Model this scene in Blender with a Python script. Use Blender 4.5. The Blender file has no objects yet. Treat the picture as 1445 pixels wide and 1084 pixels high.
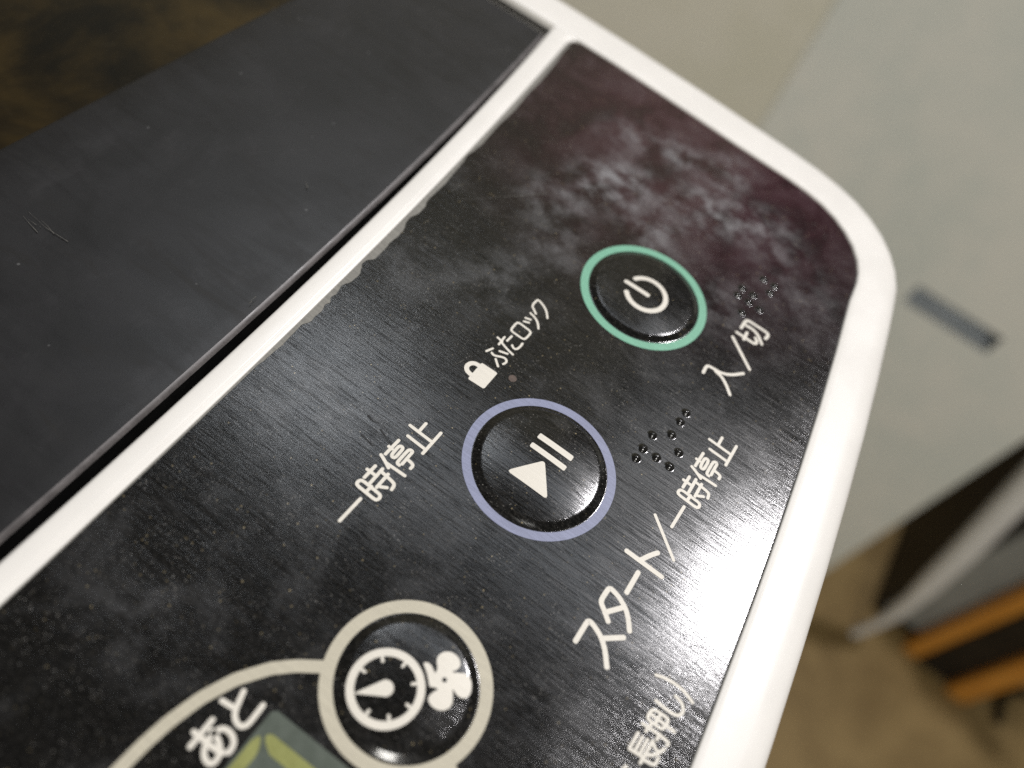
# Close-up of a washing machine's control panel. Units: metres; panel data in mm.
import bpy, bmesh, math, random
from mathutils import Vector, Matrix
from mathutils.geometry import tessellate_polygon

scene = bpy.context.scene
coll = scene.collection
H = 0.98                       # height of the control panel above the floor (m)

# ------------------------------------------------------------------ camera
cam_d = bpy.data.cameras.new('camera')
cam = bpy.data.objects.new('camera', cam_d)
coll.objects.link(cam)
cam_d.sensor_width = 36.0
cam_d.lens = 1165.0 / 1445.0 * 36.0
cam_d.clip_start = 0.005
cam_d.clip_end = 50.0
RX = Vector((0.535229, -0.810945, 0.236426))
RY = Vector((-0.621661, -0.567655, -0.539727))
RZ = Vector((0.571898, 0.141901, -0.807959))
M = Matrix((RX, -RY, -RZ)).transposed().to_4x4()
M.translation = Vector((-0.060053, -0.006553, 0.097085 + H))
cam.matrix_world = M
cam_d.dof.use_dof = True
cam_d.dof.focus_distance = 0.1145
cam_d.dof.aperture_fstop = 10.5
cam_d.dof.aperture_blades = 0
scene.camera = cam

# ------------------------------------------------------------------ world, lamps, exposure
world = bpy.data.worlds.new('World')
scene.world = world
world.use_nodes = True
bg = world.node_tree.nodes['Background']
bg.inputs['Color'].default_value = (1.0, 0.955, 0.88, 1)
bg.inputs['Strength'].default_value = 0.11


def area(name, loc, target, size, power, color, shape='DISK', size_y=None):
    d = bpy.data.lights.new(name, 'AREA')
    d.shape = shape
    d.size = size
    if size_y:
        d.size_y = size_y
    d.energy = power
    d.color = color
    o = bpy.data.objects.new(name, d)
    coll.objects.link(o)
    o.location = loc
    o.rotation_euler = (Vector(target) - Vector(loc)).to_track_quat('-Z', 'Y').to_euler()
    return o


FOOT = Vector((-0.060053, -0.006553, H))


def lamp_over(px, py, height):
    """ceiling position whose mirror image in the panel falls on (px, py) mm"""
    return Vector((FOOT.x + (px * 0.001 - FOOT.x) * (0.0971 + height) / 0.0971, FOOT.y + (py * 0.001 - FOOT.y) * (0.0971 + height) / 0.0971, H + height))


def ceiling(name, px, py, sx, sy, power, color, height=1.30):
    d = bpy.data.lights.new(name, 'AREA')
    d.shape = 'RECTANGLE'
    d.size = sx
    d.size_y = sy
    d.energy = power
    d.color = color
    o = bpy.data.objects.new(name, d)
    coll.objects.link(o)
    o.location = lamp_over(px, py, height)
    return o


ceiling('ceiling_lamp', 3.0, -33.5, 0.10, 0.14, 16.5, (1.0, 0.97, 0.985))
ceiling('ceiling_tube', -9.0, 7.0, 0.17, 1.05, 1.3, (0.86, 0.92, 1.0))
ceiling('sheen_lamp', -9.0, 31.0, 0.20, 0.30, 3.6, (0.90, 0.95, 1.0))  # added lamp, no real window, for the cool sheen by the crossbar
ceiling('glow_lamp', 11.0, -17.0, 0.22, 0.30, 0.55, (0.95, 0.97, 1.0))  # soft lamp added for the glow around the hot spot
P2 = Vector((0.05, 0.0, H))
area('fill_lamp', P2 + Vector((-0.70, -0.30, 0.65)) * 2.0, P2, 0.60, 22.5, (1.0, 0.975, 0.915))  # unseen fill lamp added to brighten the cabinet side and whites

vs = scene.view_settings
vs.view_transform = 'Standard'
vs.look = 'None'
vs.exposure = 0.12
vs.gamma = 1.0
scene.render.film_transparent = False
scene.cycles.max_bounces = 8
scene.cycles.use_denoising = False


# ------------------------------------------------------------------ node helpers
class NT:
    def __init__(self, name):
        self.m = bpy.data.materials.new(name)
        self.m.use_nodes = True
        self.t = self.m.node_tree
        self.b = self.t.nodes['Principled BSDF']
        tc = self.t.nodes.new('ShaderNodeTexCoord')
        self.p = self.vm('MULTIPLY', tc.outputs['Object'], (1000, 1000, 1000))   # mm

    def n(self, kind, **kw):
        nd = self.t.nodes.new(kind)
        for k, v in kw.items():
            setattr(nd, k, v)
        return nd

    def put(self, sock, v):
        if isinstance(v, bpy.types.NodeSocket):
            self.t.links.new(v, sock)
        else:
            sock.default_value = v

    def vm(self, op, a, b=None):
        nd = self.n('ShaderNodeVectorMath', operation=op)
        self.put(nd.inputs[0], a)
        if b is not None:
            self.put(nd.inputs[1], b)
        return nd.outputs['Value'] if op in ('DISTANCE', 'LENGTH', 'DOT_PRODUCT') else nd.outputs['Vector']

    def ma(self, op, a, b=None, c=None, clamp=False):
        nd = self.n('ShaderNodeMath', operation=op, use_clamp=clamp)
        for i, v in enumerate((a, b, c)):
            if v is not None:
                self.put(nd.inputs[i], v)
        return nd.outputs[0]

    def noise(self, vec, scale, detail=3.0, rough=0.55, dist=0.0):
        nd = self.n('ShaderNodeTexNoise')
        self.put(nd.inputs['Vector'], vec)
        nd.inputs['Scale'].default_value = scale
        nd.inputs['Detail'].default_value = detail
        nd.inputs['Roughness'].default_value = rough
        nd.inputs['Distortion'].default_value = dist
        return nd.outputs['Fac']

    def step(self, v, lo, hi, a=0.0, b=1.0):
        nd = self.n('ShaderNodeMapRange', interpolation_type='SMOOTHSTEP')
        self.put(nd.inputs['Value'], v)
        nd.inputs['From Min'].default_value = lo
        nd.inputs['From Max'].default_value = hi
        nd.inputs['To Min'].default_value = a
        nd.inputs['To Max'].default_value = b
        return nd.outputs['Result']

    def mix(self, f, a, b):
        nd = self.n('ShaderNodeMix', data_type='RGBA')
        self.put(nd.inputs[0], f)
        for s, v in ((nd.inputs[6], a), (nd.inputs[7], b)):
            if isinstance(v, (tuple, list)) and len(v) == 3:
                v = tuple(v) + (1.0,)
            self.put(s, v)
        return nd.outputs[2]

    def bump(self, h, strength, dist):
        nd = self.n('ShaderNodeBump')
        nd.inputs['Strength'].default_value = strength
        nd.inputs['Distance'].default_value = dist
        self.put(nd.inputs['Height'], h)
        return nd.outputs['Normal']

    def set(self, **kw):
        names = {'color': 'Base Color', 'rough': 'Roughness', 'metal': 'Metallic', 'normal': 'Normal',
                 'spec': 'Specular IOR Level', 'coat': 'Coat Weight', 'coat_rough': 'Coat Roughness',
                 'sheen': 'Sheen Weight', 'sheen_rough': 'Sheen Roughness', 'sheen_tint': 'Sheen Tint',
                 'aniso': 'Anisotropic', 'tangent': 'Tangent', 'coat_normal': 'Coat Normal', 'alpha': 'Alpha',
                 'transmission': 'Transmission Weight'}
        for k, v in kw.items():
            s = self.b.inputs[names[k]]
            if isinstance(v, (tuple, list)) and len(v) == 3 and s.type == 'RGBA':
                v = tuple(v) + (1.0,)
            self.put(s, v)
        return self.m


def film(name, dirty):
    """black printed film with hairline relief, metal flakes and powder dust"""
    t = NT(name)
    p = t.p
    hair = t.noise(t.vm('MULTIPLY', p, (4.6, 0.16, 1.0)), 1.0, 2.0, 0.6)
    hair2 = t.noise(t.vm('MULTIPLY', p, (7.0, 0.7, 1.0)), 1.0, 2.0, 0.6)
    grain = t.noise(p, 4.5, 3.0, 0.7)
    streak = t.noise(t.vm('MULTIPLY', p, (5.0, 1.1, 1.0)), 1.0, 2.0, 0.7)
    big = t.noise(p, 0.10, 5.0, 0.62, 0.6)
    mid = t.noise(t.vm('MULTIPLY', p, (0.24, 0.20, 1.0)), 1.0, 6.0, 0.64, 0.1)
    low = t.noise(t.vm('MULTIPLY', p, (2.4, 0.05, 1.0)), 1.0, 2.0, 0.7)
    groove = t.step(t.ma('ABSOLUTE', t.ma('SUBTRACT', low, 0.5)), 0.022, 0.004)
    # flakes of the metallic print
    vo = t.n('ShaderNodeTexVoronoi', feature='F1')
    t.put(vo.inputs['Vector'], p)
    vo.inputs['Scale'].default_value = 1.6
    pick = t.n('ShaderNodeSeparateColor')
    t.put(pick.inputs[0], vo.outputs['Color'])
    fleck = t.ma('MULTIPLY', t.step(vo.outputs['Distance'], 0.20, 0.08), t.step(pick.outputs[0], 0.60, 1.0))
    fleck = t.ma('MULTIPLY', fleck, t.step(t.noise(p, 0.45, 2.0), 0.40, 0.62))
    vo2 = t.n('ShaderNodeTexVoronoi', feature='F1')
    t.put(vo2.inputs['Vector'], t.vm('MULTIPLY', p, (4.8, 2.2, 1.0)))
    vo2.inputs['Scale'].default_value = 1.0
    pick2 = t.n('ShaderNodeSeparateColor')
    t.put(pick2.inputs[0], vo2.outputs['Color'])
    nick = t.ma('MULTIPLY', t.step(vo2.outputs['Distance'], 0.30, 0.12), t.step(pick2.outputs[0], 0.64, 0.92))
    # powder residue: patches with their own outline
    blobs = None
    if dirty:
        for (x, y, r, a) in ((72, 25, 9, .7), (76, 15, 8, 1.0), (80, 5, 8, .9), (67, 4, 12, 1.2), (70, -7, 11, .8), (61, 18, 10, .9),
                             (53, 9, 11, .7), (56, 22, 11, .8), (46, 26, 11, .6), (24, 23, 10, .32), (36, 20, 11, .4), (46, -6, 12, .4), (-11, 29, 13, .30), (-8, 20, 10, .18),
                             (-47, 25, 9, .22), (60, -18, 14, .35), (18, 34, 8, .25), (-26, 20, 12, .06), (38, 0, 8, .2)):
            d = t.vm('DISTANCE', p, (x, y, 0.0))
            g = t.step(d, r, 0.0, 0.0, a)
            blobs = g if blobs is None else t.ma('ADD', blobs, g)
        patch = t.ma('MULTIPLY', t.ma('MINIMUM', blobs, 1.25), t.step(mid, 0.38, 0.68))
        patch = t.ma('ADD', patch, t.ma('MULTIPLY', t.step(big, 0.45, 0.70), 0.13))
    else:
        patch = t.step(mid, 0.48, 0.75, 0.0, 0.12)
    g = t.ma('MULTIPLY', patch, t.step(grain, 0.30, 0.72, 0.45, 1.25))
    dust = t.ma('MULTIPLY', g, 0.62, clamp=True)
    base = t.mix(t.step(streak, 0.46, 0.74), (0.0006, 0.0006, 0.0005), (0.017, 0.0155, 0.014))
    if dirty:   # reddish reflection painted into the film colour towards the far end
        red_reflection = t.ma('MULTIPLY', t.step(t.vm('DISTANCE', p, (84.0, 10.0, 0.0)), 62.0, 12.0), t.step(big, 0.30, 0.62, 0.35, 1.0))
        base = t.mix(red_reflection, base, (0.038, 0.0088, 0.0145))
    speck = t.ma('MULTIPLY', t.step(t.noise(t.vm('MULTIPLY', p, (7.5, 4.2, 1.0)), 1.0, 2.0, 0.75), 0.56, 0.74), t.step(t.noise(p, 0.22, 3.0), 0.35, 0.65, 0.35, 1.0))
    base = t.mix(t.ma('MULTIPLY', speck, 0.62), base, (0.095, 0.088, 0.078))
    base = t.mix(dust, base, (0.29, 0.29, 0.30))
    nick = t.ma('MULTIPLY', nick, t.step(t.noise(p, 0.16, 3.0), 0.38, 0.68, 0.35, 1.9))
    base = t.mix(t.ma('MULTIPLY', nick, 0.36, clamp=True), base, (0.42, 0.40, 0.37))
    base = t.mix(t.ma('MULTIPLY', fleck, 0.6), base, (0.62, 0.50, 0.28))
    h = t.ma('ADD', t.ma('MULTIPLY', hair, 0.75), t.ma('MULTIPLY', hair2, 0.35))
    h = t.ma('ADD', h, t.ma('MULTIPLY', grain, 0.42))
    h = t.ma('SUBTRACT', h, t.ma('MULTIPLY', groove, 0.20))
    base = t.mix(t.ma('MULTIPLY', groove, 0.35), base, (0.001, 0.001, 0.001))
    nrm = t.bump(h, 0.22, 0.00005)
    tan = t.n('ShaderNodeTangent', direction_type='RADIAL', axis='Z')
    rough = t.ma('ADD', t.step(hair, 0.35, 0.65, 0.11, 0.19), t.ma('MULTIPLY', dust, 0.5))
    return t.set(color=base, rough=rough, normal=nrm, spec=t.ma('SUBTRACT', 0.60, t.ma('MULTIPLY', groove, 0.32)))


def plain(name, color, rough=0.5, spec=0.5, amount=0.06, scale=0.4, bump=0.0, coat=0.0, fine=6.0):
    """painted / printed / moulded surface with mild uneven tone and grain"""
    t = NT(name)
    a = t.noise(t.p, scale, 4.0, 0.6)
    b = t.noise(t.p, fine, 2.0, 0.6)
    f = t.ma('ADD', t.ma('MULTIPLY', a, 0.6), t.ma('MULTIPLY', b, 0.4))
    lo = tuple(c * (1 - amount * 1.6) for c in color)
    hi = tuple(min(1.0, c * (1 + amount)) for c in color)
    col = t.mix(t.step(f, 0.3, 0.7), lo, hi)
    kw = dict(color=col, rough=t.step(a, 0.3, 0.7, rough * 0.85, min(1, rough * 1.2)), spec=spec, coat=coat)
    if bump:
        kw['normal'] = t.bump(b, bump, 0.00005)
    return t.set(**kw)


def print_ink(name, color, lines=0.25, rough=0.45):
    """screen-printed ink under the hairline film"""
    t = NT(name)
    hair = t.noise(t.vm('MULTIPLY', t.p, (3.6, 0.16, 1.0)), 1.0, 2.0, 0.6)
    g = t.noise(t.p, 5.0, 2.0, 0.6)
    f = t.ma('ADD', t.ma('MULTIPLY', hair, 0.6), t.ma('MULTIPLY', g, 0.4))
    col = t.mix(t.step(f, 0.34, 0.66), tuple(c * (1 - lines) for c in color), color)
    return t.set(color=col, rough=rough, spec=0.4, normal=t.bump(hair, 0.3, 0.00006))


MAT = {}
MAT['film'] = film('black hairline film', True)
MAT['film_button'] = film('black film on buttons', False)
MAT['dot'] = plain('glossy black embossed film', (0.006, 0.0055, 0.005), 0.16, 0.8, 0.3, 2.0)
MAT['white'] = plain('white moulded plastic', (0.79, 0.765, 0.725), 0.36, 0.5, 0.02, 0.08, 0.05)
MAT['body'] = plain('white painted steel', (0.78, 0.76, 0.72), 0.35, 0.5, 0.02, 0.02)
MAT['ink'] = print_ink('cream white ink', (0.75, 0.71, 0.63), 0.08)
MAT['cream'] = print_ink('cream ring ink', (0.54, 0.50, 0.395), 0.14)
MAT['mint'] = print_ink('mint green ink', (0.20, 0.47, 0.33), 0.20)
MAT['violet'] = print_ink('lavender blue ink', (0.26, 0.28, 0.41), 0.24)
MAT['worn'] = print_ink('worn grey film edge', (0.25, 0.24, 0.215), 0.30, 0.6)
MAT['edge'] = plain('lighter grey lid edge', (0.115, 0.105, 0.104), 0.4, 0.5, 0.25, 0.3)  # lid edge in a lighter grey than the lid face
MAT['black'] = plain('black rubber and gap shade', (0.003, 0.003, 0.003), 0.8, 0.1)
MAT['amber'] = plain('brown lens of a dark lamp', (0.075, 0.045, 0.03), 0.4, 0.5, 0.3, 1.5)
MAT['scratch'] = plain('scratch', (0.10, 0.095, 0.085), 0.6, 0.3, 0.4, 1.5)
MAT['smear'] = plain('dark smear', (0.0050, 0.0042, 0.0036), 0.45, 0.35, 0.3, 1.0)
MAT['lcd'] = plain('grey green display', (0.088, 0.104, 0.085), 0.3, 0.5, 0.10, 0.5)
MAT['segment'] = plain('yellow green display segment', (0.25, 0.26, 0.085), 0.35, 0.5, 0.10, 0.6)


def lid_mat():
    t = NT('charcoal lid plastic')
    a = t.noise(t.p, 0.05, 5.0, 0.6, 0.8)
    b = t.noise(t.vm('MULTIPLY', t.p, (0.30, 0.07, 1)), 1.0, 4.0, 0.65, 0.6)
    c = t.noise(t.p, 5.0, 2.0, 0.6)
    col = t.mix(t.step(a, 0.32, 0.68), (0.0065, 0.0061, 0.0062), (0.0125, 0.0119, 0.0126))
    col = t.mix(t.ma('MULTIPLY', t.step(b, 0.56, 0.72), 0.75), col, (0.0075, 0.0065, 0.0055))
    e = t.noise(t.vm('MULTIPLY', t.p, (0.10, 0.16, 1)), 1.0, 5.0, 0.7, 0.2)
    col = t.mix(t.ma('MULTIPLY', t.step(e, 0.52, 0.80), 0.25), col, (0.042, 0.040, 0.042))
    vo = t.n('ShaderNodeTexVoronoi', feature='F1')
    t.put(vo.inputs['Vector'], t.p)
    vo.inputs['Scale'].default_value = 0.16
    col = t.mix(t.ma('MULTIPLY', t.step(vo.outputs['Distance'], 0.05, 0.02), 0.25), col, (0.25, 0.25, 0.25))
    return t.set(color=col, rough=t.step(b, 0.3, 0.7, 0.36, 0.48), spec=0.4, normal=t.bump(c, 0.15, 0.00004))


def pane_mat():
    t = NT('dark pane with brown reflection')
    a = t.noise(t.p, 0.034, 5.0, 0.6, 0.3)
    b = t.noise(t.p, 0.17, 4.0, 0.6, 0.5)
    col = t.mix(t.step(a, 0.36, 0.68), (0.002, 0.0016, 0.0008), (0.036, 0.023, 0.006))  # amber reflection mottled into the base colour
    col = t.mix(t.ma('MULTIPLY', t.step(b, 0.58, 0.8), 0.2), col, (0.04, 0.032, 0.018))
    return t.set(color=col, rough=0.22, spec=0.35)


MAT['lid'] = lid_mat()
MAT['pane'] = pane_mat()


def room_mat(name, lo, hi, scale, rough, spec=0.4, stretch=(1, 1, 1)):
    t = NT(name)
    v = t.vm('MULTIPLY', t.p, stretch)
    a = t.noise(v, scale, 5.0, 0.6, 0.5)
    b = t.noise(v, scale * 9, 3.0, 0.6)
    f = t.ma('ADD', t.ma('MULTIPLY', a, 0.7), t.ma('MULTIPLY', b, 0.3))
    return t.set(color=t.mix(t.step(f, 0.36, 0.64), lo, hi), rough=rough, spec=spec)


MAT['floor'] = room_mat('brown floor', (0.165, 0.108, 0.038), (0.25, 0.172, 0.068), 0.012, 0.55)
MAT['wall'] = room_mat('beige wall', (0.72, 0.70, 0.58), (0.78, 0.755, 0.65), 0.006, 0.6)
MAT['cabinet'] = room_mat('light grey enamel', (0.70, 0.735, 0.685), (0.81, 0.81, 0.745), 0.0045, 0.34)  # broad tone noise puts soft reflections into the colour
MAT['slate'] = room_mat('slate grey plastic', (0.36, 0.39, 0.41), (0.42, 0.45, 0.47), 0.05, 0.5)
MAT['rim'] = room_mat('off-white trim', (0.76, 0.76, 0.74), (0.83, 0.83, 0.80), 0.03, 0.4)
MAT['greyface'] = room_mat('mid grey panel', (0.24, 0.25, 0.235), (0.30, 0.31, 0.29), 0.02, 0.5)
MAT['darkface'] = room_mat('black board and shaded side', (0.006, 0.005, 0.004), (0.016, 0.012, 0.009), 0.03, 0.5)
MAT['wood'] = room_mat('orange varnished wood', (0.50, 0.20, 0.025), (0.66, 0.30, 0.05), 0.02, 0.3, 0.5, (6, 6, 0.4))


# ------------------------------------------------------------------ mesh helpers
def obj(name, verts, faces, mat, parent=None, smooth=False, loc=None):
    me = bpy.data.meshes.new(name)
    me.from_pydata([tuple(v) for v in verts], [], faces)
    me.validate()
    me.update()
    bm = bmesh.new()
    bm.from_mesh(me)
    bmesh.ops.recalc_face_normals(bm, faces=bm.faces)
    bm.to_mesh(me)
    bm.free()
    me.materials.append(mat)
    if smooth:
        for f in me.polygons:
            f.use_smooth = True
    o = bpy.data.objects.new(name, me)
    coll.objects.link(o)
    if parent:
        o.parent = parent
    if loc:
        o.location = loc
    return o


def up_normals(o):
    """flat sheets face up"""
    me = o.data
    bm = bmesh.new()
    bm.from_mesh(me)
    for f in bm.faces:
        f.normal_update()
        if f.normal.z < 0:
            f.normal_flip()
    bm.to_mesh(me)
    bm.free()
    return o


def tag(o, label=None, cat=None, kind=None, group=None):
    if label:
        o['label'] = label
    if cat:
        o['category'] = cat
    if kind:
        o['kind'] = kind
    if group:
        o['group'] = group
    return o


def box(x0, x1, y0, y1, z0, z1):
    v = [(x, y, z) for x in (x0, x1) for y in (y0, y1) for z in (z0, z1)]
    f = [(0, 1, 3, 2), (4, 6, 7, 5), (0, 4, 5, 1), (2, 3, 7, 6), (0, 2, 6, 4), (1, 5, 7, 3)]
    return v, f


def bevel(o, w, seg=2):
    bm = bmesh.new()
    bm.from_mesh(o.data)
    bmesh.ops.bevel(bm, geom=bm.edges[:], offset=w, segments=seg, affect='EDGES', profile=0.5)
    bm.to_mesh(o.data)
    bm.free()
    return o


def chaikin(pts, n=2):
    closed = len(pts) > 3 and pts[0] == pts[-1]
    if len(pts) < 3:
        return list(pts), False
    p = list(pts[:-1]) if closed else list(pts)
    for _ in range(n):
        q = []
        m = len(p)
        if not closed:
            q.append(p[0])
        for i in range(m if closed else m - 1):
            a, b = p[i], p[(i + 1) % m]
            L = math.hypot(b[0] - a[0], b[1] - a[1])
            k = min(0.25, 0.30 / max(L, 1e-6))
            if closed or i > 0:
                q.append((a[0] + (b[0] - a[0]) * k, a[1] + (b[1] - a[1]) * k))
            if closed or i < m - 2:
                q.append((b[0] - (b[0] - a[0]) * k, b[1] - (b[1] - a[1]) * k))
        if not closed:
            q.append(p[-1])
        p = q
    return p, closed


def stroke(verts, faces, pts, w, z, taper=None):
    """one pen stroke with round ends, laid flat at height z (mm)"""
    p, closed = chaikin([tuple(a) for a in pts])
    n = len(p)
    left, right = [], []
    for i in range(n):
        a = p[i - 1] if (i > 0 or closed) else p[i]
        b = p[(i + 1) % n] if (i < n - 1 or closed) else p[i]
        c = p[i]
        d1 = Vector((c[0] - a[0], c[1] - a[1]))
        d2 = Vector((b[0] - c[0], b[1] - c[1]))
        if d1.length < 1e-9:
            d1 = d2
        if d2.length < 1e-9:
            d2 = d1
        d1.normalize()
        d2.normalize()
        t = d1 + d2
        if t.length < 1e-6:
            t = d1
        t.normalize()
        nn = Vector((-t.y, t.x))
        k = 1.0 / max(0.55, nn.dot(Vector((-d1.y, d1.x))))
        ww = w * 0.5 * k
        if taper:
            u = i / max(1, n - 1)
            ww *= taper[0] + (taper[1] - taper[0]) * u
        left.append((c[0] + nn.x * ww, c[1] + nn.y * ww))
        right.append((c[0] - nn.x * ww, c[1] - nn.y * ww))
    i0 = len(verts)
    for l, r in zip(left, right):
        verts.append((l[0], l[1], z))
        verts.append((r[0], r[1], z))
    for i in range(n - 1):
        a = i0 + 2 * i
        faces.append((a, a + 1, a + 3, a + 2))
    if closed:
        a = i0 + 2 * (n - 1)
        faces.append((a, a + 1, i0 + 1, i0))
    else:
        for end in (0, n - 1):
            c = p[end]
            q = p[1] if end == 0 else p[n - 2]
            d = Vector((c[0] - q[0], c[1] - q[1])).normalized()
            s = Vector((-d.y, d.x))
            hw = (Vector(left[end]) - Vector(right[end])).length * 0.5
            ring = []
            a0, a1 = i0 + 2 * end, i0 + 2 * end + 1
            if end == 0:
                a0, a1 = a1, a0
            for k in range(1, 6):
                th = math.pi * k / 6
                pt = Vector(c) + s * hw * math.cos(th) + d * hw * 0.9 * math.sin(th)
                ring.append(len(verts))
                verts.append((pt.x, pt.y, z))
            faces.append(tuple([a0] + ring + [a1]))


MM = 0.001


def scaled(verts, fz=None):
    return [(x * MM, y * MM, (z + (fz(x, y) if fz else 0.0)) * MM) for x, y, z in verts]


def polygon(outlines, z, sub=None):
    """flat polygon (outer + holes), triangulated, optionally subdivided; returns verts(mm), faces"""
    polys = [[Vector((x, y, 0)) for x, y in o] for o in outlines]
    tris = tessellate_polygon(polys)
    flat = [v for o in polys for v in o]
    verts = [(v.x, v.y, z) for v in flat]
    faces = [tuple(t) for t in tris]
    if sub:
        bm = bmesh.new()
        vs_ = [bm.verts.new(v) for v in verts]
        for f in faces:
            try:
                bm.faces.new([vs_[i] for i in f])
            except ValueError:
                pass
        for _ in range(5):
            es = [e for e in bm.edges if e.calc_length() > sub]
            if not es:
                break
            bmesh.ops.subdivide_edges(bm, edges=es, cuts=1)
            bmesh.ops.triangulate(bm, faces=bm.faces[:])
        bm.verts.index_update()
        verts = [tuple(v.co) for v in bm.verts]
        faces = [tuple(v.index for v in f.verts) for f in bm.faces]
        bm.free()
    return verts, faces


def loft(rows, closed_rows=False):
    """rows of equal length -> grid mesh"""
    n = len(rows[0])
    verts = [v for r in rows for v in r]
    faces = []
    for i in range(len(rows) - 1):
        for j in range(n - 1):
            a = i * n + j
            faces.append((a, a + 1, a + n + 1, a + n))
    return verts, faces


def even(c):
    """even curve about the machine's centre line x = -170 mm"""
    def f(x):
        u = (x + 170.0) ** 2 / 1e4
        return c[0] + c[1] * u + c[2] * u * u
    return f


bar_front = even((34.736, 1.543, 0.080))
bar_back = even((38.642, 1.395, 0.117))
lid_edge = even((41.522, 1.288, 0.090))
panel_front = even((-38.735, 1.181, 0.194))
outer_front = even((-48.067, 1.296, 0.170))
XL = -170.0 - 240.0           # where the straight front ends on the far left

# ------------------------------------------------------------------ setting
tag(obj('floor', *loft([[(-3, -3, 0), (4, -3, 0)], [(-3, 4, 0), (4, 4, 0)]]), MAT['floor']), kind='structure')
v, f = box(0.603, 0.75, 0.0475, 2.2, 0.0, 1.85)
tag(obj('wall', v, f, MAT['wall']), kind='structure')

# ------------------------------------------------------------------ washing machine
wm = bpy.data.objects.new('washing_machine', None)
coll.objects.link(wm)
tag(wm, 'washing machine with black control panel, round buttons, white rim and charcoal lid', 'washing machine')
TOP = (0, 0, H)


def part(name, verts, faces, mat, smooth=False, parent=None):
    if parent is None:
        return obj(name, verts, faces, mat, wm, smooth, TOP)
    return obj(name, verts, faces, mat, parent, smooth)


# --- rim of the top cover: inner edge (panel side) and outer edge, in mm
xs = [XL + i * (66.0 - XL) / 36 for i in range(37)]
inner = [(x, panel_front(x)) for x in xs]
outer = [(x + 1.5, outer_front(x + 1.5)) for x in xs]
inner += [(71.2, -25.75), (74.2, -25.1), (77.2, -23.9), (80.2, -21.9), (82.7, -19.4), (84.8, -16.4), (86.4, -12.9), (87.3, -9.2), (87.8, -5.0),
          (88.0, 0.0), (88.3, 7.0), (89.0, 18.0), (89.6, 29.0), (90.0, 38.0), (90.1, 47.0)]
outer += [(73.5, -34.4), (78.3, -33.5), (82.2, -32.0), (86.2, -29.7), (89.6, -26.9), (92.6, -23.3), (95.0, -19.2), (96.7, -14.6), (97.8, -9.5),
          (98.5, -4.0), (99.0, 3.0), (99.9, 16.0), (100.5, 29.0), (100.9, 38.0), (101.1, 47.0)]
inner += [(90.0, 53.0), (90.0, 60.0), (90.2, 120.0), (90.4, 250.0), (90.4, 400.0)]
outer += [(101.3, 53.0), (101.4, 60.0), (101.6, 120.0), (101.8, 250.0), (101.8, 400.0)]
prof = [('i', 0.0, -1.2), ('i', 0.0, 0.02), ('i', 0.10, 0.16), ('i', 0.30, 0.25), ('i', 1.2, 0.30), ('o', 4.2, 0.27), ('o', 3.2, 0.17), ('o', 2.3, -0.05),
        ('o', 1.5, -0.42), ('o', 0.85, -0.95), ('o', 0.35, -1.65), ('o', 0.05, -2.6), ('o', -0.1, -3.8), ('o', -0.1, -16.0), ('o', 0.9, -58.0)]
rows = []
for (ix, iy), (ox, oy) in zip(inner, outer):
    d = Vector((ox - ix, oy - iy))
    w = d.length
    d.normalize()
    row = []
    for side, off, z in prof:
        s = off if side == 'i' else w - off
        row.append(((ix + d.x * s) * MM, (iy + d.y * s) * MM, z * MM))
    rows.append(row)
v, f = loft(rows)
rim = part('top_cover_rim', v, f, MAT['white'], True)

# --- crossbar between panel and lid
bx = [XL + i * (86.0 - XL) / 44 for i in range(45)]
rows = []
for x in bx + [87.6, 88.9, 90.0]:
    yf = bar_front(min(x, 86.0)) + (0.30 if x > 86 else 0)
    if x > 88:
        yf -= 0.35
    if x > 89.5:
        yf -= 1.0
    yb = bar_back(x)
    row = []
    for side, off, z in (('f', 0, -1.2), ('f', 0, 0.0), ('f', 0.10, 0.09), ('f', 0.75, 0.12), ('f', 0.85, 0.15), ('f', 0.95, 0.27), ('f', 1.3, 0.30), ('b', 0.75, 0.30),
                         ('b', 0.35, 0.18), ('b', 0.08, -0.1), ('b', 0.0, -0.6), ('b', 0.0, -13.0)):
        y = yf + off if side == 'f' else yb - off
        row.append((x * MM, y * MM, z * MM))
    rows.append(row)
v, f = loft(rows)
bar = part('crossbar', v, f, MAT['white'], True)

# --- black block added so that the lid gap reads dark
v, f = box(XL * MM, 0.0898, 0.030, 0.40, -0.030, -0.0125)
part('gap_shade_block', v, f, MAT['black'])

# --- control panel film
outline = [(x, panel_front(x) + 0.22) for x in xs] + [(71.1, -25.5), (74.1, -24.85), (77.05, -23.65), (80.0, -21.7), (82.5, -19.2), (84.6, -16.25), (86.15, -12.8),
                                                     (87.07, -9.1), (87.57, -5.0), (87.77, 0.0), (88.07, 7.0), (88.77, 18.0), (89.37, 29.0), (89.77, 38.0), (89.87, 46.2), (89.2, 47.5), (87.8, 48.0)]
outline += [(x, bar_front(x) - 0.05) for x in reversed(bx[:-1])]
pv, pf = polygon([outline], 0.0)
n0 = len(outline)
pv = pv + [(x, y, -0.8) for x, y, z in pv]
pf = list(pf) + [(i, (i + 1) % n0, n0 + (i + 1) % n0, n0 + i) for i in range(n0)]
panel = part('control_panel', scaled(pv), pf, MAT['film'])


def sheet(name, verts, faces, mat, parent=None, fz=None):
    return up_normals(part(name, scaled(verts, fz), faces, mat, False, parent or panel))


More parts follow.
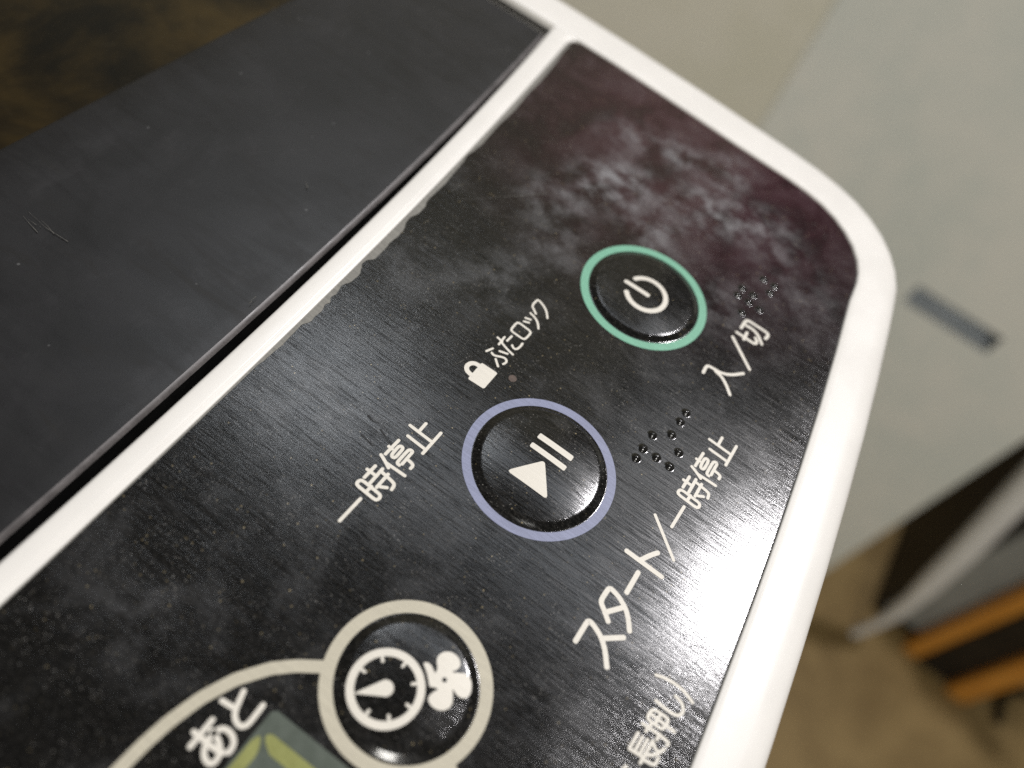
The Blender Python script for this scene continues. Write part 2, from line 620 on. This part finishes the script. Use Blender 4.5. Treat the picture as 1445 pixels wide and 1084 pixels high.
# --- worn grey strip beside the crossbar
worn = [(-60, .18), (-50, .22), (-40, .2), (-30, .3), (-22, .28), (-13, .35), (-11.7, .55), (-10.3, .62), (-8.6, .78), (-6, .72), (-4.0, .62), (-2.5, 1.35), (-1.4, 1.25), (-0.1, 1.4), (1.2, 1.0), (1.9, 1.35),
        (2.8, .8), (3.7, 1.05), (5.6, .7), (7.2, 1.4), (9.0, 1.55), (10.2, 1.0), (11.0, .5), (11.9, .58), (13.2, 1.55), (15.1, 1.55), (16.3, 1.55), (17.4, 1.4), (19.4, 1.65), (21, 1.55), (23, .85), (24, .78),
        (26, 1.45), (27.5, 1.45), (29.5, .85), (32.5, 1.0), (34.7, 1.1), (39.3, .8), (41, .72), (43.4, .38), (45.4, .75), (48, 1.0), (54.6, .85), (58, 1.1), (61.3, 1.2), (66.5, 1.0), (72, 1.2), (78, 1.15), (84, .75), (87.9, 0.9)]
rnd = random.Random(4)
dense = []
for (a, wa), (b, wb) in zip(worn[:-1], worn[1:]):
    for k in range(4):
        u = k / 4
        dense.append((a + (b - a) * u, (wa + (wb - wa) * (u * u * (3 - 2 * u))) + rnd.uniform(-.02, .02)))
rows = [[(x, bar_front(x) - 0.05, 0.035), (x, bar_front(x) - 0.05 - max(0.05, w * 0.88), 0.035)] for x, w in dense]
v, f = loft(rows)
sheet('worn_edge', v, f, MAT['worn'])


# --- lettering and symbols printed on the film
STROKES = {
    'ichi': [[(-23.45,15.71),(-19.45,15.64)]],
    'toki': [[(-18.28,17.44),(-17.3,17.33),(-17.45,13.86),(-18.43,13.89),(-18.28,17.44)],[(-18.25,15.71),(-17.23,15.66)],[(-15.68,17.65),(-15.7,16.07)],[(-16.84,17.16),(-14.6,17.13)],[(-17.02,16.1),(-14.33,16.15)],[(-16.94,15.08),(-14.47,15.12)],[(-14.77,16.02),(-15.03,13.55),(-15.95,13.41)],[(-16.56,14.75),(-16.1,14.02)]],
    'tei': [[(-12.85,17.61),(-13.22,16.66),(-13.75,15.65)],[(-13.34,16.29),(-13.25,13.32)],[(-11.19,17.61),(-11.21,17.03)],[(-12.4,17.22),(-9.58,17.17)],[(-12.1,16.56),(-10.12,16.63),(-10.08,15.94),(-12.14,15.9),(-12.1,16.56)],[(-12.5,14.82),(-12.46,15.31),(-9.75,15.3),(-9.68,14.71),(-10.15,14.67)],[(-12.14,14.64),(-10.38,14.68)],[(-11.11,14.65),(-11.23,13.39),(-11.94,13.4)]],
    'shi': [[(-9.09,13.52),(-4.9,13.52)],[(-6.75,17.46),(-6.85,13.78)],[(-6.61,15.94),(-5.07,15.96)],[(-8.25,16.69),(-8.35,13.7)]],
    'iri': [[(31.64,-11.5),(33.04,-11.37),(33.49,-11.6),(33.6,-12.53),(33.68,-13.72),(34.12,-14.74),(34.85,-15.64),(36.36,-16.88)],[(33.37,-13.01),(33.13,-14.22),(32.27,-15.46),(30.88,-16.82)]],
    'slash1': [[(41.97,-12.31),(37.85,-17.38)]],
    'kiri': [[(43.38,-12.44),(43.42,-14.07),(43.36,-15.62),(43.57,-16.09),(44.29,-16.03),(44.7,-15.5)],[(42.89,-14.05),(44.67,-13.91)],[(44.81,-12.69),(46.87,-12.68),(47.28,-13.02),(47.31,-16.49),(47.09,-17.04),(46.54,-17.12),(45.84,-16.98)],[(46.0,-13.15),(46.1,-14.44),(45.61,-15.67),(44.26,-16.96)]],
    'su': [[(-17.55,-16.4),(-14.7,-16.39),(-14.33,-16.47),(-14.28,-16.94),(-14.73,-18.09),(-15.2,-18.95),(-16.13,-19.97),(-17.84,-21.23)],[(-15.09,-19.08),(-13.31,-21.22)]],
    'ta': [[(-12.81,-18.57),(-11.89,-17.45),(-11.18,-16.44),(-9.3,-16.48),(-8.93,-16.58),(-8.83,-16.93),(-9.14,-18.21),(-9.94,-19.67),(-10.92,-20.6),(-12.16,-21.44)],[(-11.85,-17.83),(-9.83,-19.4)]],
    'bou': [[(-7.99,-18.7),(-4.54,-18.66)]],
    'to': [[(-2.92,-15.91),(-3.02,-21.58)],[(-2.77,-18.13),(-1.47,-18.79),(-0.33,-19.56)]],
    'slash2': [[(4.41,-16.64),(0.14,-21.85)]],
    'paren': [[(-14.82,-26.78),(-14.45,-27.78),(-14.22,-29.28),(-14.34,-30.81),(-14.88,-32.17)]],
    'shi2': [[(-17.53,-28.19),(-17.64,-29.7),(-17.57,-30.82),(-17.31,-31.41),(-16.77,-31.65),(-16.27,-31.55),(-15.69,-30.97),(-15.52,-30.01)]],
    'osu': [[(-20.86,-28.0),(-20.77,-29.17),(-20.74,-30.44),(-20.77,-31.45),(-20.93,-31.78),(-21.23,-31.65)],[(-21.39,-28.79),(-20.37,-28.96)],[(-21.4,-30.33),(-20.64,-30.39)],[(-20.05,-28.15),(-18.54,-28.29),(-18.4,-30.6),(-20.01,-30.49),(-20.05,-28.15)],[(-19.28,-28.24),(-19.3,-31.77)],[(-20.01,-29.35),(-18.49,-29.42)]],
    'naga': [[(-24.27,-28.0),(-24.09,-30.01)],[(-24.18,-28.03),(-22.1,-28.1)],[(-24.09,-28.71),(-22.17,-28.75)],[(-24.03,-29.35),(-22.05,-29.39)],[(-24.86,-29.86),(-21.81,-30.0)],[(-21.86,-30.03),(-22.4,-30.59),(-22.5,-31.21)],[(-23.62,-30.11),(-22.96,-31.03),(-21.75,-31.59)],[(-24.28,-30.11),(-24.09,-31.48),(-23.07,-31.43)]],
    'paren0': [[(-26.17,-28.62),(-26.88,-28.39),(-27.5,-29.15),(-27.55,-30.69),(-27.24,-32.03)]],
    'a': [[(-52.39,11.25),(-49.14,11.35)],[(-51.13,12.0),(-51.12,10.3),(-51.09,9.0),(-50.88,8.17)],[(-49.97,10.68),(-50.12,9.8),(-50.61,8.87),(-51.25,8.33),(-52.05,8.21),(-52.47,8.53),(-52.37,9.28),(-51.86,9.89),(-50.99,10.28),(-50.04,10.32),(-49.25,10.05),(-48.98,9.41),(-49.08,8.64),(-49.49,8.03),(-50.07,7.77),(-50.58,7.8)]],
    'to2': [[(-47.2,11.95),(-47.03,10.6)],[(-45.12,10.82),(-46.35,10.42),(-47.26,10.08),(-47.8,9.52),(-48.02,8.83),(-47.85,8.32),(-47.22,8.09),(-44.99,8.2)]],
    'fu': [[(10.85,16.65),(11.97,16.19)],[(11.19,15.88),(10.98,15.38),(11.47,14.55),(11.78,13.9),(11.6,13.38),(11.14,13.26),(10.67,13.45)],[(10.66,14.8),(9.79,13.78)],[(12.26,15.16),(12.67,13.99)]],
    'ta2': [[(14.16,16.8),(14.0,15.82)],[(13.19,15.93),(14.98,16.04)],[(13.81,15.91),(13.31,14.34),(13.13,13.29)],[(14.63,15.36),(15.87,15.31)],[(14.5,14.34),(14.14,13.88),(14.3,13.4),(15.04,13.24),(15.9,13.32)]],
    'ro': [[(16.64,16.11),(18.85,16.17),(18.7,13.41),(16.62,13.46),(16.64,16.11)]],
    'tsu': [[(19.62,15.48),(19.97,14.74)],[(20.37,15.67),(20.64,14.85)],[(21.72,15.59),(21.49,14.52),(20.89,13.62),(20.03,13.0)]],
    'ku': [[(22.21,14.86),(22.67,15.5),(23.15,16.21),(24.77,16.23),(24.87,15.91),(24.47,14.76),(23.85,13.84),(22.81,13.04)]],
}


def lettering(name, groups, w, dx=0.0, dy=0.0):
    verts, faces = [], []
    z = 0.035
    for g in groups:
        for s in STROKES[g]:
            stroke(verts, faces, [(x + dx, y + dy) for x, y in s], w, z)
            z += 0.0025
            if z > 0.06:
                z = 0.035
    return sheet(name, verts, faces, MAT['ink'])


word = ['ichi', 'toki', 'tei', 'shi']
lettering('lettering', word, 0.47)
lettering('lettering', word, 0.47, 27.8, -35.1)
lettering('lettering', ['fu', 'ta2', 'ro', 'tsu', 'ku'], 0.35)
lettering('lettering', ['iri', 'slash1', 'kiri'], 0.54)
lettering('lettering', ['su', 'ta', 'bou', 'to'], 0.68)
lettering('lettering', ['slash2'], 0.46)
lettering('lettering', ['paren0', 'naga', 'osu', 'shi2', 'paren'], 0.42)
lettering('lettering', ['a', 'to2'], 0.60)

# padlock symbol
verts, faces = polygon([[(4.95, 15.75), (5.15, 15.92), (8.5, 15.98), (8.68, 15.8), (8.76, 13.35), (8.6, 13.15), (5.3, 13.13), (5.08, 13.3)]], 0.036)
stroke(verts, faces, [(5.85, 15.7), (5.88, 16.3), (6.05, 16.85), (6.45, 17.2), (6.95, 17.28), (7.5, 17.1), (7.85, 16.7), (7.95, 16.2), (7.95, 15.7)], 0.72, 0.042)
sheet('padlock_symbol', verts, faces, MAT['ink'])


def disc(cx, cy, r, z, n=40):
    return [(cx, cy, z)] + [(cx + r * math.cos(2 * math.pi * i / n), cy + r * math.sin(2 * math.pi * i / n), z) for i in range(n)], \
           [(0, 1 + i, 1 + (i + 1) % n) for i in range(n)]


v, f = disc(9.53, 10.97, 0.62, 0.03)
sheet('indicator_lamp', v, f, MAT['amber'])


# --- braille dots
def bump_dot(cx, cy, r=0.66, h=0.48):
    verts, faces = [(0, 0, h)], []
    seg = 16
    ringz = ((0.28, 0.93), (0.52, 0.75), (0.72, 0.48), (0.88, 0.20), (1.0, 0.0), (1.25, -0.03))
    for rr, zz in ringz:
        for i in range(seg):
            a = 2 * math.pi * i / seg
            verts.append((rr * r * math.cos(a), rr * r * math.sin(a), zz * h + 0.02))
    for i in range(seg):
        faces.append((0, 1 + i, 1 + (i + 1) % seg))
    for k in range(len(ringz) - 1):
        for i in range(seg):
            a = 1 + k * seg
            faces.append((a + i, a + seg + i, a + seg + (i + 1) % seg, a + (i + 1) % seg))
    return verts, faces


v, f = bump_dot(0, 0)
dot0 = None
for (x, y) in ((58.3, -11.4), (58.3, -13.65), (56.2, -13.6), (53.3, -9.2), (51.2, -9.2), (53.3, -11.4), (51.2, -11.4), (51.1, -13.6), (48.05, -11.4),
               (22.75, -12.65), (20.65, -12.65), (17.7, -12.6), (15.6, -10.3), (12.6, -10.25), (10.5, -10.2), (12.65, -12.55), (15.7, -14.85), (12.65, -14.8)):
    if dot0 is None:
        dot0 = part('braille_dot', scaled(v), f, MAT['dot'], True, panel)
        o = dot0
    else:
        o = dot0.copy()
        coll.objects.link(o)
        o.parent = panel
    o.location = (x * MM, y * MM, 0)

# --- display
v, f = polygon([[(-44.55, 6.6), (-45.0, 7.05), (-90, 7.05), (-90, -14.0), (-44.55, -14.0)]], 0.03)
sheet('display', v, f, MAT['lcd'])
segs = [[(-47.62, 6.5), (-47.5, 6.3), (-47.75, 6.0), (-48.6, 5.5), (-49.3, 5.35), (-57.0, 5.3), (-58.4, 6.5), (-57.6, 6.75), (-48.3, 6.75)],
        [(-47.25, 5.85), (-46.85, 5.75), (-46.62, 5.3), (-46.62, -2.2), (-47.1, -2.7), (-48.35, -1.6), (-48.3, 4.3), (-47.7, 5.45)],
        [(-46.62, -3.9), (-46.62, -11.3), (-47.2, -12.0), (-48.35, -10.5), (-48.35, -4.3), (-47.1, -3.3)],
        [(-58.75, 6.1), (-57.7, 4.7), (-57.7, -1.6), (-58.9, -2.7), (-59.4, -2.2), (-59.4, 5.3)],
        [(-59.4, -3.9), (-58.9, -3.3), (-57.7, -4.3), (-57.7, -10.5), (-58.8, -12.0), (-59.4, -11.3)],
        [(-47.7, -12.4), (-49.2, -10.9), (-56.9, -10.9), (-58.3, -12.4), (-57.6, -12.7), (-48.4, -12.7)]]
for s in segs:
    v, f = polygon([s], 0.05)
    sheet('display_segment', v, f, MAT['segment'])


# --- round buttons
def ring_mesh(cx, cy, r0, r1, z, n=96):
    verts, faces = [], []
    for i in range(n):
        a = 2 * math.pi * i / n
        for r in (r0, r1):
            verts.append((cx + r * math.cos(a), cy + r * math.sin(a), z))
    for i in range(n):
        a, b = 2 * i, 2 * ((i + 1) % n)
        faces.append((a, a + 1, b + 1, b))
    return verts, faces


def dome(r, ramp=1.35, h=0.42, cap=0.60):
    def g(d):
        if d >= r:
            return 0.0
        u = min(1.0, (r - d) / ramp)
        s = u * u * (3 - 2 * u)
        return s * h + cap * (1 - (d / r) ** 2) * min(1.0, u * 1.4)
    return g


def button(cx, cy, r_in, r_out, ink):
    g = dome(r_in)
    nr, ns = 26, 72
    verts, faces = [(cx, cy, g(0) + 0.01)], []
    for k in range(1, nr + 1):
        u = k / nr
        d = r_in * (1 - (1 - u) ** 1.6)
        for i in range(ns):
            a = 2 * math.pi * i / ns
            verts.append((cx + d * math.cos(a), cy + d * math.sin(a), g(d) + 0.01))
    for i in range(ns):
        faces.append((0, 1 + i, 1 + (i + 1) % ns))
    for k in range(nr - 1):
        for i in range(ns):
            a = 1 + k * ns
            faces.append((a + i, a + ns + i, a + ns + (i + 1) % ns, a + (i + 1) % ns))
    b = part('button', scaled(verts), faces, MAT['film_button'], True)
    v, f = ring_mesh(cx, cy, r_in - 0.02, r_out, 0.045)
    sheet('ring', v, f, ink, b)
    return b, (lambda x, y: g(math.hypot(x - cx, y - cy)) + 0.012)


# power
pb, pz = button(38.58, 3.34, 9.65, 11.0, MAT['mint'])
verts, faces = [], []
cx, cy, r = 38.15, 3.15, 3.42
arc = [(cx + r * math.sin(math.radians(a)), cy + r * math.cos(math.radians(a))) for a in range(28, 336, 11)]
stroke(verts, faces, arc, 0.86, 0.03)
stroke(verts, faces, [(38.1, 7.05 - 0.7 * k) for k in range(7)], 0.80, 0.036)
sheet('power_symbol', verts, faces, MAT['ink'], pb, pz)

# start / pause
sb, sz = button(0.0, 0.0, 9.75, 11.0, MAT['violet'])
for poly in ([(-4.15, 2.6), (-4.0, 2.95), (-3.65, 2.9), (0.2, 0.15), (0.3, -0.1), (0.2, -0.35), (-3.7, -3.2), (-4.0, -3.25), (-4.15, -2.95)],
             [(1.05, 2.65), (1.2, 2.82), (1.8, 2.82), (1.92, 2.65), (1.88, -2.9), (1.75, -3.05), (1.1, -3.05), (0.98, -2.9)],
             [(2.98, 2.6), (3.1, 2.75), (3.85, 2.72), (3.95, 2.58), (3.95, -2.85), (3.8, -3.0), (3.1, -3.02), (2.96, -2.88)]):
    v, f = polygon([poly], 0.03, 0.8)
    sheet('play_symbol' if poly[0][0] < 0 else 'pause_bar', v, f, MAT['ink'], sb, sz)

# timer / drying
tb, tz = button(-34.06, -3.11, 8.40, 9.93, MAT['cream'])
dx, dy = -35.96, -1.32
v, f = ring_mesh(dx, dy, 3.50, 4.43, 0.03, 64)
sheet('dial_ring', v, f, MAT['ink'], tb, tz)
for (tx, ty) in ((-33.63, 1.02), (-32.61, -1.39), (-33.69, -3.65), (-36.0, -4.66), (-38.28, -3.57), (-39.27, -1.31), (-35.98, 2.0)):
    d = Vector((tx - dx, ty - dy)).normalized()
    verts, faces = [], []
    stroke(verts, faces, [(dx + d.x * s, dy + d.y * s) for s in (2.95, 3.52)], 0.36, 0.034)
    sheet('dial_tick', verts, faces, MAT['ink'], tb, tz)
drop = []
hc = Vector((-36.02, -1.30))
tip = Vector((-38.52, 1.20))
ax = (tip - hc).normalized()
sd = Vector((-ax.y, ax.x))
for k in range(17):
    a = math.radians(-115 + k * 230 / 16) + math.pi
    q = hc + ax * 0.92 * math.cos(a) + sd * 0.92 * math.sin(a)
    drop.append((q.x, q.y))
drop.append((tip.x, tip.y))
v, f = polygon([drop], 0.034, 0.8)
sheet('dial_pointer', v, f, MAT['ink'], tb, tz)
fan = [(-31.25, -2.98), (-30.86, -3.4), (-30.92, -4.03), (-31.33, -4.69), (-31.2, -4.87), (-30.67, -4.67), (-30.16, -4.11), (-29.42, -3.87), (-28.55, -4.3), (-28.09, -5.16), (-28.21, -6.08), (-28.7, -6.66), (-29.38, -6.68), (-29.96, -6.27), (-30.04, -6.33), (-29.62, -6.97), (-29.16, -7.58), (-29.21, -8.43), (-29.84, -9.11), (-30.89, -9.5), (-31.55, -9.15), (-31.81, -8.41), (-31.58, -7.67), (-31.51, -7.38), (-32.07, -7.91), (-32.82, -8.38), (-33.62, -8.33), (-34.25, -7.76), (-34.52, -6.81), (-34.33, -6.04), (-33.91, -5.72), (-33.18, -5.82), (-32.61, -6.14), (-32.54, -6.0), (-32.75, -5.51), (-32.97, -5.21), (-32.6, -4.81), (-32.1, -4.28), (-31.66, -3.65)]
hub = [(-31.29 + 0.30 * math.cos(a * math.pi / 6), -6.11 + 0.30 * math.sin(a * math.pi / 6)) for a in range(12)]
fan_s, _ = chaikin(fan + [fan[0]], 1)
v, f = polygon([fan_s, hub], 0.034, 0.8)
sheet('fan_symbol', v, f, MAT['ink'], tb, tz)
# printed band that runs from the timer ring round the display
band = [(-37.2, 4.3), (-38.22, 5.91), (-39.77, 8.13), (-41.63, 10.15), (-44.76, 12.35), (-48.31, 13.85), (-51.95, 14.72), (-54.92, 15.08), (-60, 15.3), (-75, 15.4), (-98, 15.4)]
low = [(x, -6.2 - y) for x, y in reversed(band)]
verts, faces = [], []
stroke(verts, faces, band[1:], 1.42, 0.03)
stroke(verts, faces, low[:-1], 1.42, 0.03)
sheet('printed_band', verts, faces, MAT['cream'])

# --- marks on the film
for pts, w in (([(34.2, 37.0), (40, 32.6), (46.4, 27.8)], 0.16), ([(5.2, 18.9), (6.2, 18.55), (7.3, 18.2)], 0.10)):
    verts, faces = [], []
    stroke(verts, faces, pts, w, 0.02, (0.3, 1.0))
    sheet('scratch', verts, faces, MAT['scratch'])
for pts, w in (([(-9.3, 22.6), (-9.6, 21.6), (-9.2, 20.8)], 0.34), ([(-9.9, 20.0), (-10.3, 18.9), (-10.2, 18.3)], 0.30), ([(-12.2, 21.4), (-12.3, 20.1), (-12.6, 19.2)], 0.26)):
    verts, faces = [], []
    stroke(verts, faces, pts, w, 0.02, (1.0, 0.4))
    sheet('dark_mark', verts, faces, MAT['smear'])

# ------------------------------------------------------------------ lid
RIDGE = 93.2
LX = [XL + i * (88.6 - XL) / 40 for i in range(41)]
rows = []
for x in LX:
    e = lid_edge(x)
    bow = -0.000006 * (x + 170) ** 2
    row = []
    for off, z in ((0.80, -1.86), (1.3, -1.78), (3.0, -1.72), (9.0, -1.62), (18.0, -1.55), (30.0, -1.52)):
        row.append((x * MM, (e + off) * MM, (z + bow) * MM))
    for y, z in ((86.0, -1.52), (RIDGE - 1.0, -1.56), (RIDGE - 0.3, -1.66), (RIDGE, -1.95), (RIDGE + 0.1, -4.5)):
        row.append((x * MM, y * MM, (z + bow) * MM))
    rows.append(row)
v, f = loft(rows)
lid = part('lid', v, f, MAT['lid'], True)
for nm, pr, mt in (('lid_edge', ((0.10, -2.5), (0.22, -2.22), (0.45, -2.0), (0.80, -1.86)), 'edge'), ('lid_wall_shade', ((0.12, -12.0), (0.12, -2.9), (0.10, -2.5)), 'black')):  # black wall under the edge puts the gap's shade into the colour
    v, f = loft([[(x * MM, (lid_edge(x) + o_) * MM, (z_ - 0.000006 * (x + 170) ** 2) * MM) for o_, z_ in pr] for x in LX])
    obj(nm, v, f, MAT[mt], lid, True)
v, f = box(XL * MM, 0.0884, (RIDGE - 2) * MM, 0.39, -0.010, -0.0031)
obj('lid_pane', v, f, MAT['pane'], lid)
rs = random.Random(11)
for (x0, y0, x1, y1, n, w, m) in ((-14.8, 80.5, -15.2, 72.4, 5, 0.09, 'scratch'), (-6.3, 47.5, -2.4, 47.6, 2, 0.12, 'scratch'), (19, 58.5, 18.6, 57.0, 1, 0.14, 'scratch')):
    for k in range(n):
        a, b = sorted((rs.uniform(0, 0.7), rs.uniform(0.3, 1.0)))
        jx, jy = rs.uniform(-0.7, 0.7) * (n > 2), rs.uniform(-0.3, 0.3)
        pts = [(x0 + (x1 - x0) * u + jx + 0.3 * math.sin(5 * u + k), y0 + (y1 - y0) * u + jy) for u in (a, (a + b) / 2, b)]
        verts, faces = [], []
        stroke(verts, faces, pts, w * rs.uniform(0.5, 1.3), -1.44 + 0.002 * k, (0.2, 1.0))
        up_normals(obj('scuff', scaled(verts), faces, MAT[m], lid))

# ------------------------------------------------------------------ cabinet body
v, f = box(-0.432, 0.096, -0.034, 0.41, 0.03, H - 0.031)
body = obj('body', v, f, MAT['body'], wm)
bevel(body, 0.006, 3)
for x in (-0.40, 0.064):
    for y in (-0.005, 0.38):
        v, f = loft([[(x + r * math.cos(a * math.pi / 8), y + r * math.sin(a * math.pi / 8), z) for a in range(17)] for r, z in ((0.0, 0.0), (0.022, 0.0), (0.024, 0.006), (0.016, 0.014), (0.016, 0.032))])
        obj('foot', v, f, MAT['black'], wm, True)

# ------------------------------------------------------------------ things behind
# tall grey cabinet with a recessed grip in the side that faces the machine
cb = bpy.data.objects.new('cabinet', None)
coll.objects.link(cb)
cb.location = (0.85, -0.133, 0)
tag(cb, 'tall light grey cabinet with a recessed slot grip in its side', 'cabinet')
X0, X1, Y0, Y1, Z1 = 0.60, 1.10, -0.313, 0.047, 1.15
sy0, sy1, sz0, sz1 = -0.228, -0.144, H - 0.380, H - 0.358
ys = [Y0, sy0, sy1, Y1]
zs = [0.02, sz0, sz1, Z1]
verts = [(X0, y, z) for z in zs for y in ys] + [(X1, y, z) for z in (zs[0], zs[3]) for y in (Y0, Y1)]
faces = []
for k in range(3):
    for j in range(3):
        if (k, j) != (1, 1):
            a = k * 4 + j
            faces.append((a, a + 1, a + 5, a + 4))
faces += [(16, 17, 19, 18), (0, 16, 18, 12, 8, 4), (3, 7, 11, 15, 19, 17), (12, 18, 19, 15, 14, 13), (0, 1, 2, 3, 17, 16)]
off = Vector((-0.85, 0.133, 0))
obj('body', [Vector(p) + off for p in verts], faces, MAT['cabinet'], cb)
d = 0.022
verts = [(X0 + 0.0005 + dd, y, z) for dd in (0, d) for z in (sz0, sz1) for y in (sy0, sy1)]
faces = [(4, 5, 7, 6), (0, 1, 5, 4), (2, 6, 7, 3), (0, 4, 6, 2), (1, 3, 7, 5)]
obj('grip_recess', [Vector(p) + off for p in verts], faces, MAT['slate'], cb)

# low cabinet, shade painted as black body, grey side, bent off-white trim
lc = bpy.data.objects.new('low_cabinet', None)
coll.objects.link(lc)
lc.location = (0.9, -0.5, 0)
tag(lc, 'low cabinet, shaded side painted black, with grey side panel and bent off-white edge trim', 'cabinet')
off = Vector((-0.9, 0.5, 0))
v, f = box(0.748, 1.2, -0.64, -0.468, 0.0, 0.62)
obj('body', [Vector(p) + off for p in v], f, MAT['darkface'], lc)
v, f = box(0.738, 0.7475, -0.62, -0.475, 0.03, 0.60)
obj('side_panel', [Vector(p) + off for p in v], f, MAT['greyface'], lc)
rows = []
for (y, z, w) in ((-0.457, 0.002, 0.013), (-0.460, 0.05, 0.015), (-0.459, 0.10, 0.019), (-0.452, 0.15, 0.024), (-0.444, 0.195, 0.029), (-0.424, 0.30, 0.033), (-0.400, 0.41, 0.034), (-0.370, 0.55, 0.034)):
    rows.append([(0.686 + w * 0.5 * math.cos(a * math.pi / 6), y + w * 0.5 * math.sin(a * math.pi / 6), z) for a in range(13)])
v, f = loft(rows)
obj('edge_trim', [Vector(p) + off for p in v], f, MAT['rim'], lc, True)

# wooden rack with a black board between two posts
wr = bpy.data.objects.new('wooden_rack', None)
coll.objects.link(wr)
wr.location = (0.71, -0.585, 0)
tag(wr, 'orange varnished wooden rack with black board between two posts', 'rack')
off = Vector((-0.71, 0.585, 0))
for (y0, y1, x0) in ((-0.555, -0.530, 0.712), (-0.640, -0.606, 0.694)):
    v, f = box(x0, x0 + 0.024, y0, y1, 0.0, 0.56)
    bevel(obj('post', [Vector(p) + off for p in v], f, MAT['wood'], wr), 0.004)
v, f = box(0.708, 0.724, -0.606, -0.555, 0.004, 0.55)
obj('board', [Vector(p) + off for p in v], f, MAT['darkface'], wr)

# black cable on the floor
pts = [(0.70, -0.69, 0.006), (0.735, -0.685, 0.006), (0.765, -0.70, 0.012), (0.78, -0.74, 0.006), (0.75, -0.78, 0.006), (0.72, -0.80, 0.006), (0.74, -0.86, 0.006), (0.80, -0.95, 0.006)]
rows = []
for i, p in enumerate(pts):
    a = Vector(pts[max(0, i - 1)])
    b = Vector(pts[min(len(pts) - 1, i + 1)])
    t = (b - a).normalized()
    s = Vector((-t.y, t.x, 0)).normalized()
    u = Vector((0, 0, 1))
    rows.append([tuple(Vector(p) + (s * math.cos(k * math.pi / 5) + u * math.sin(k * math.pi / 5)) * 0.006) for k in range(11)])
v, f = loft(rows)
tag(obj('cable', v, f, MAT['black'], None, True), 'black cable lying curled on the brown floor', 'cable')
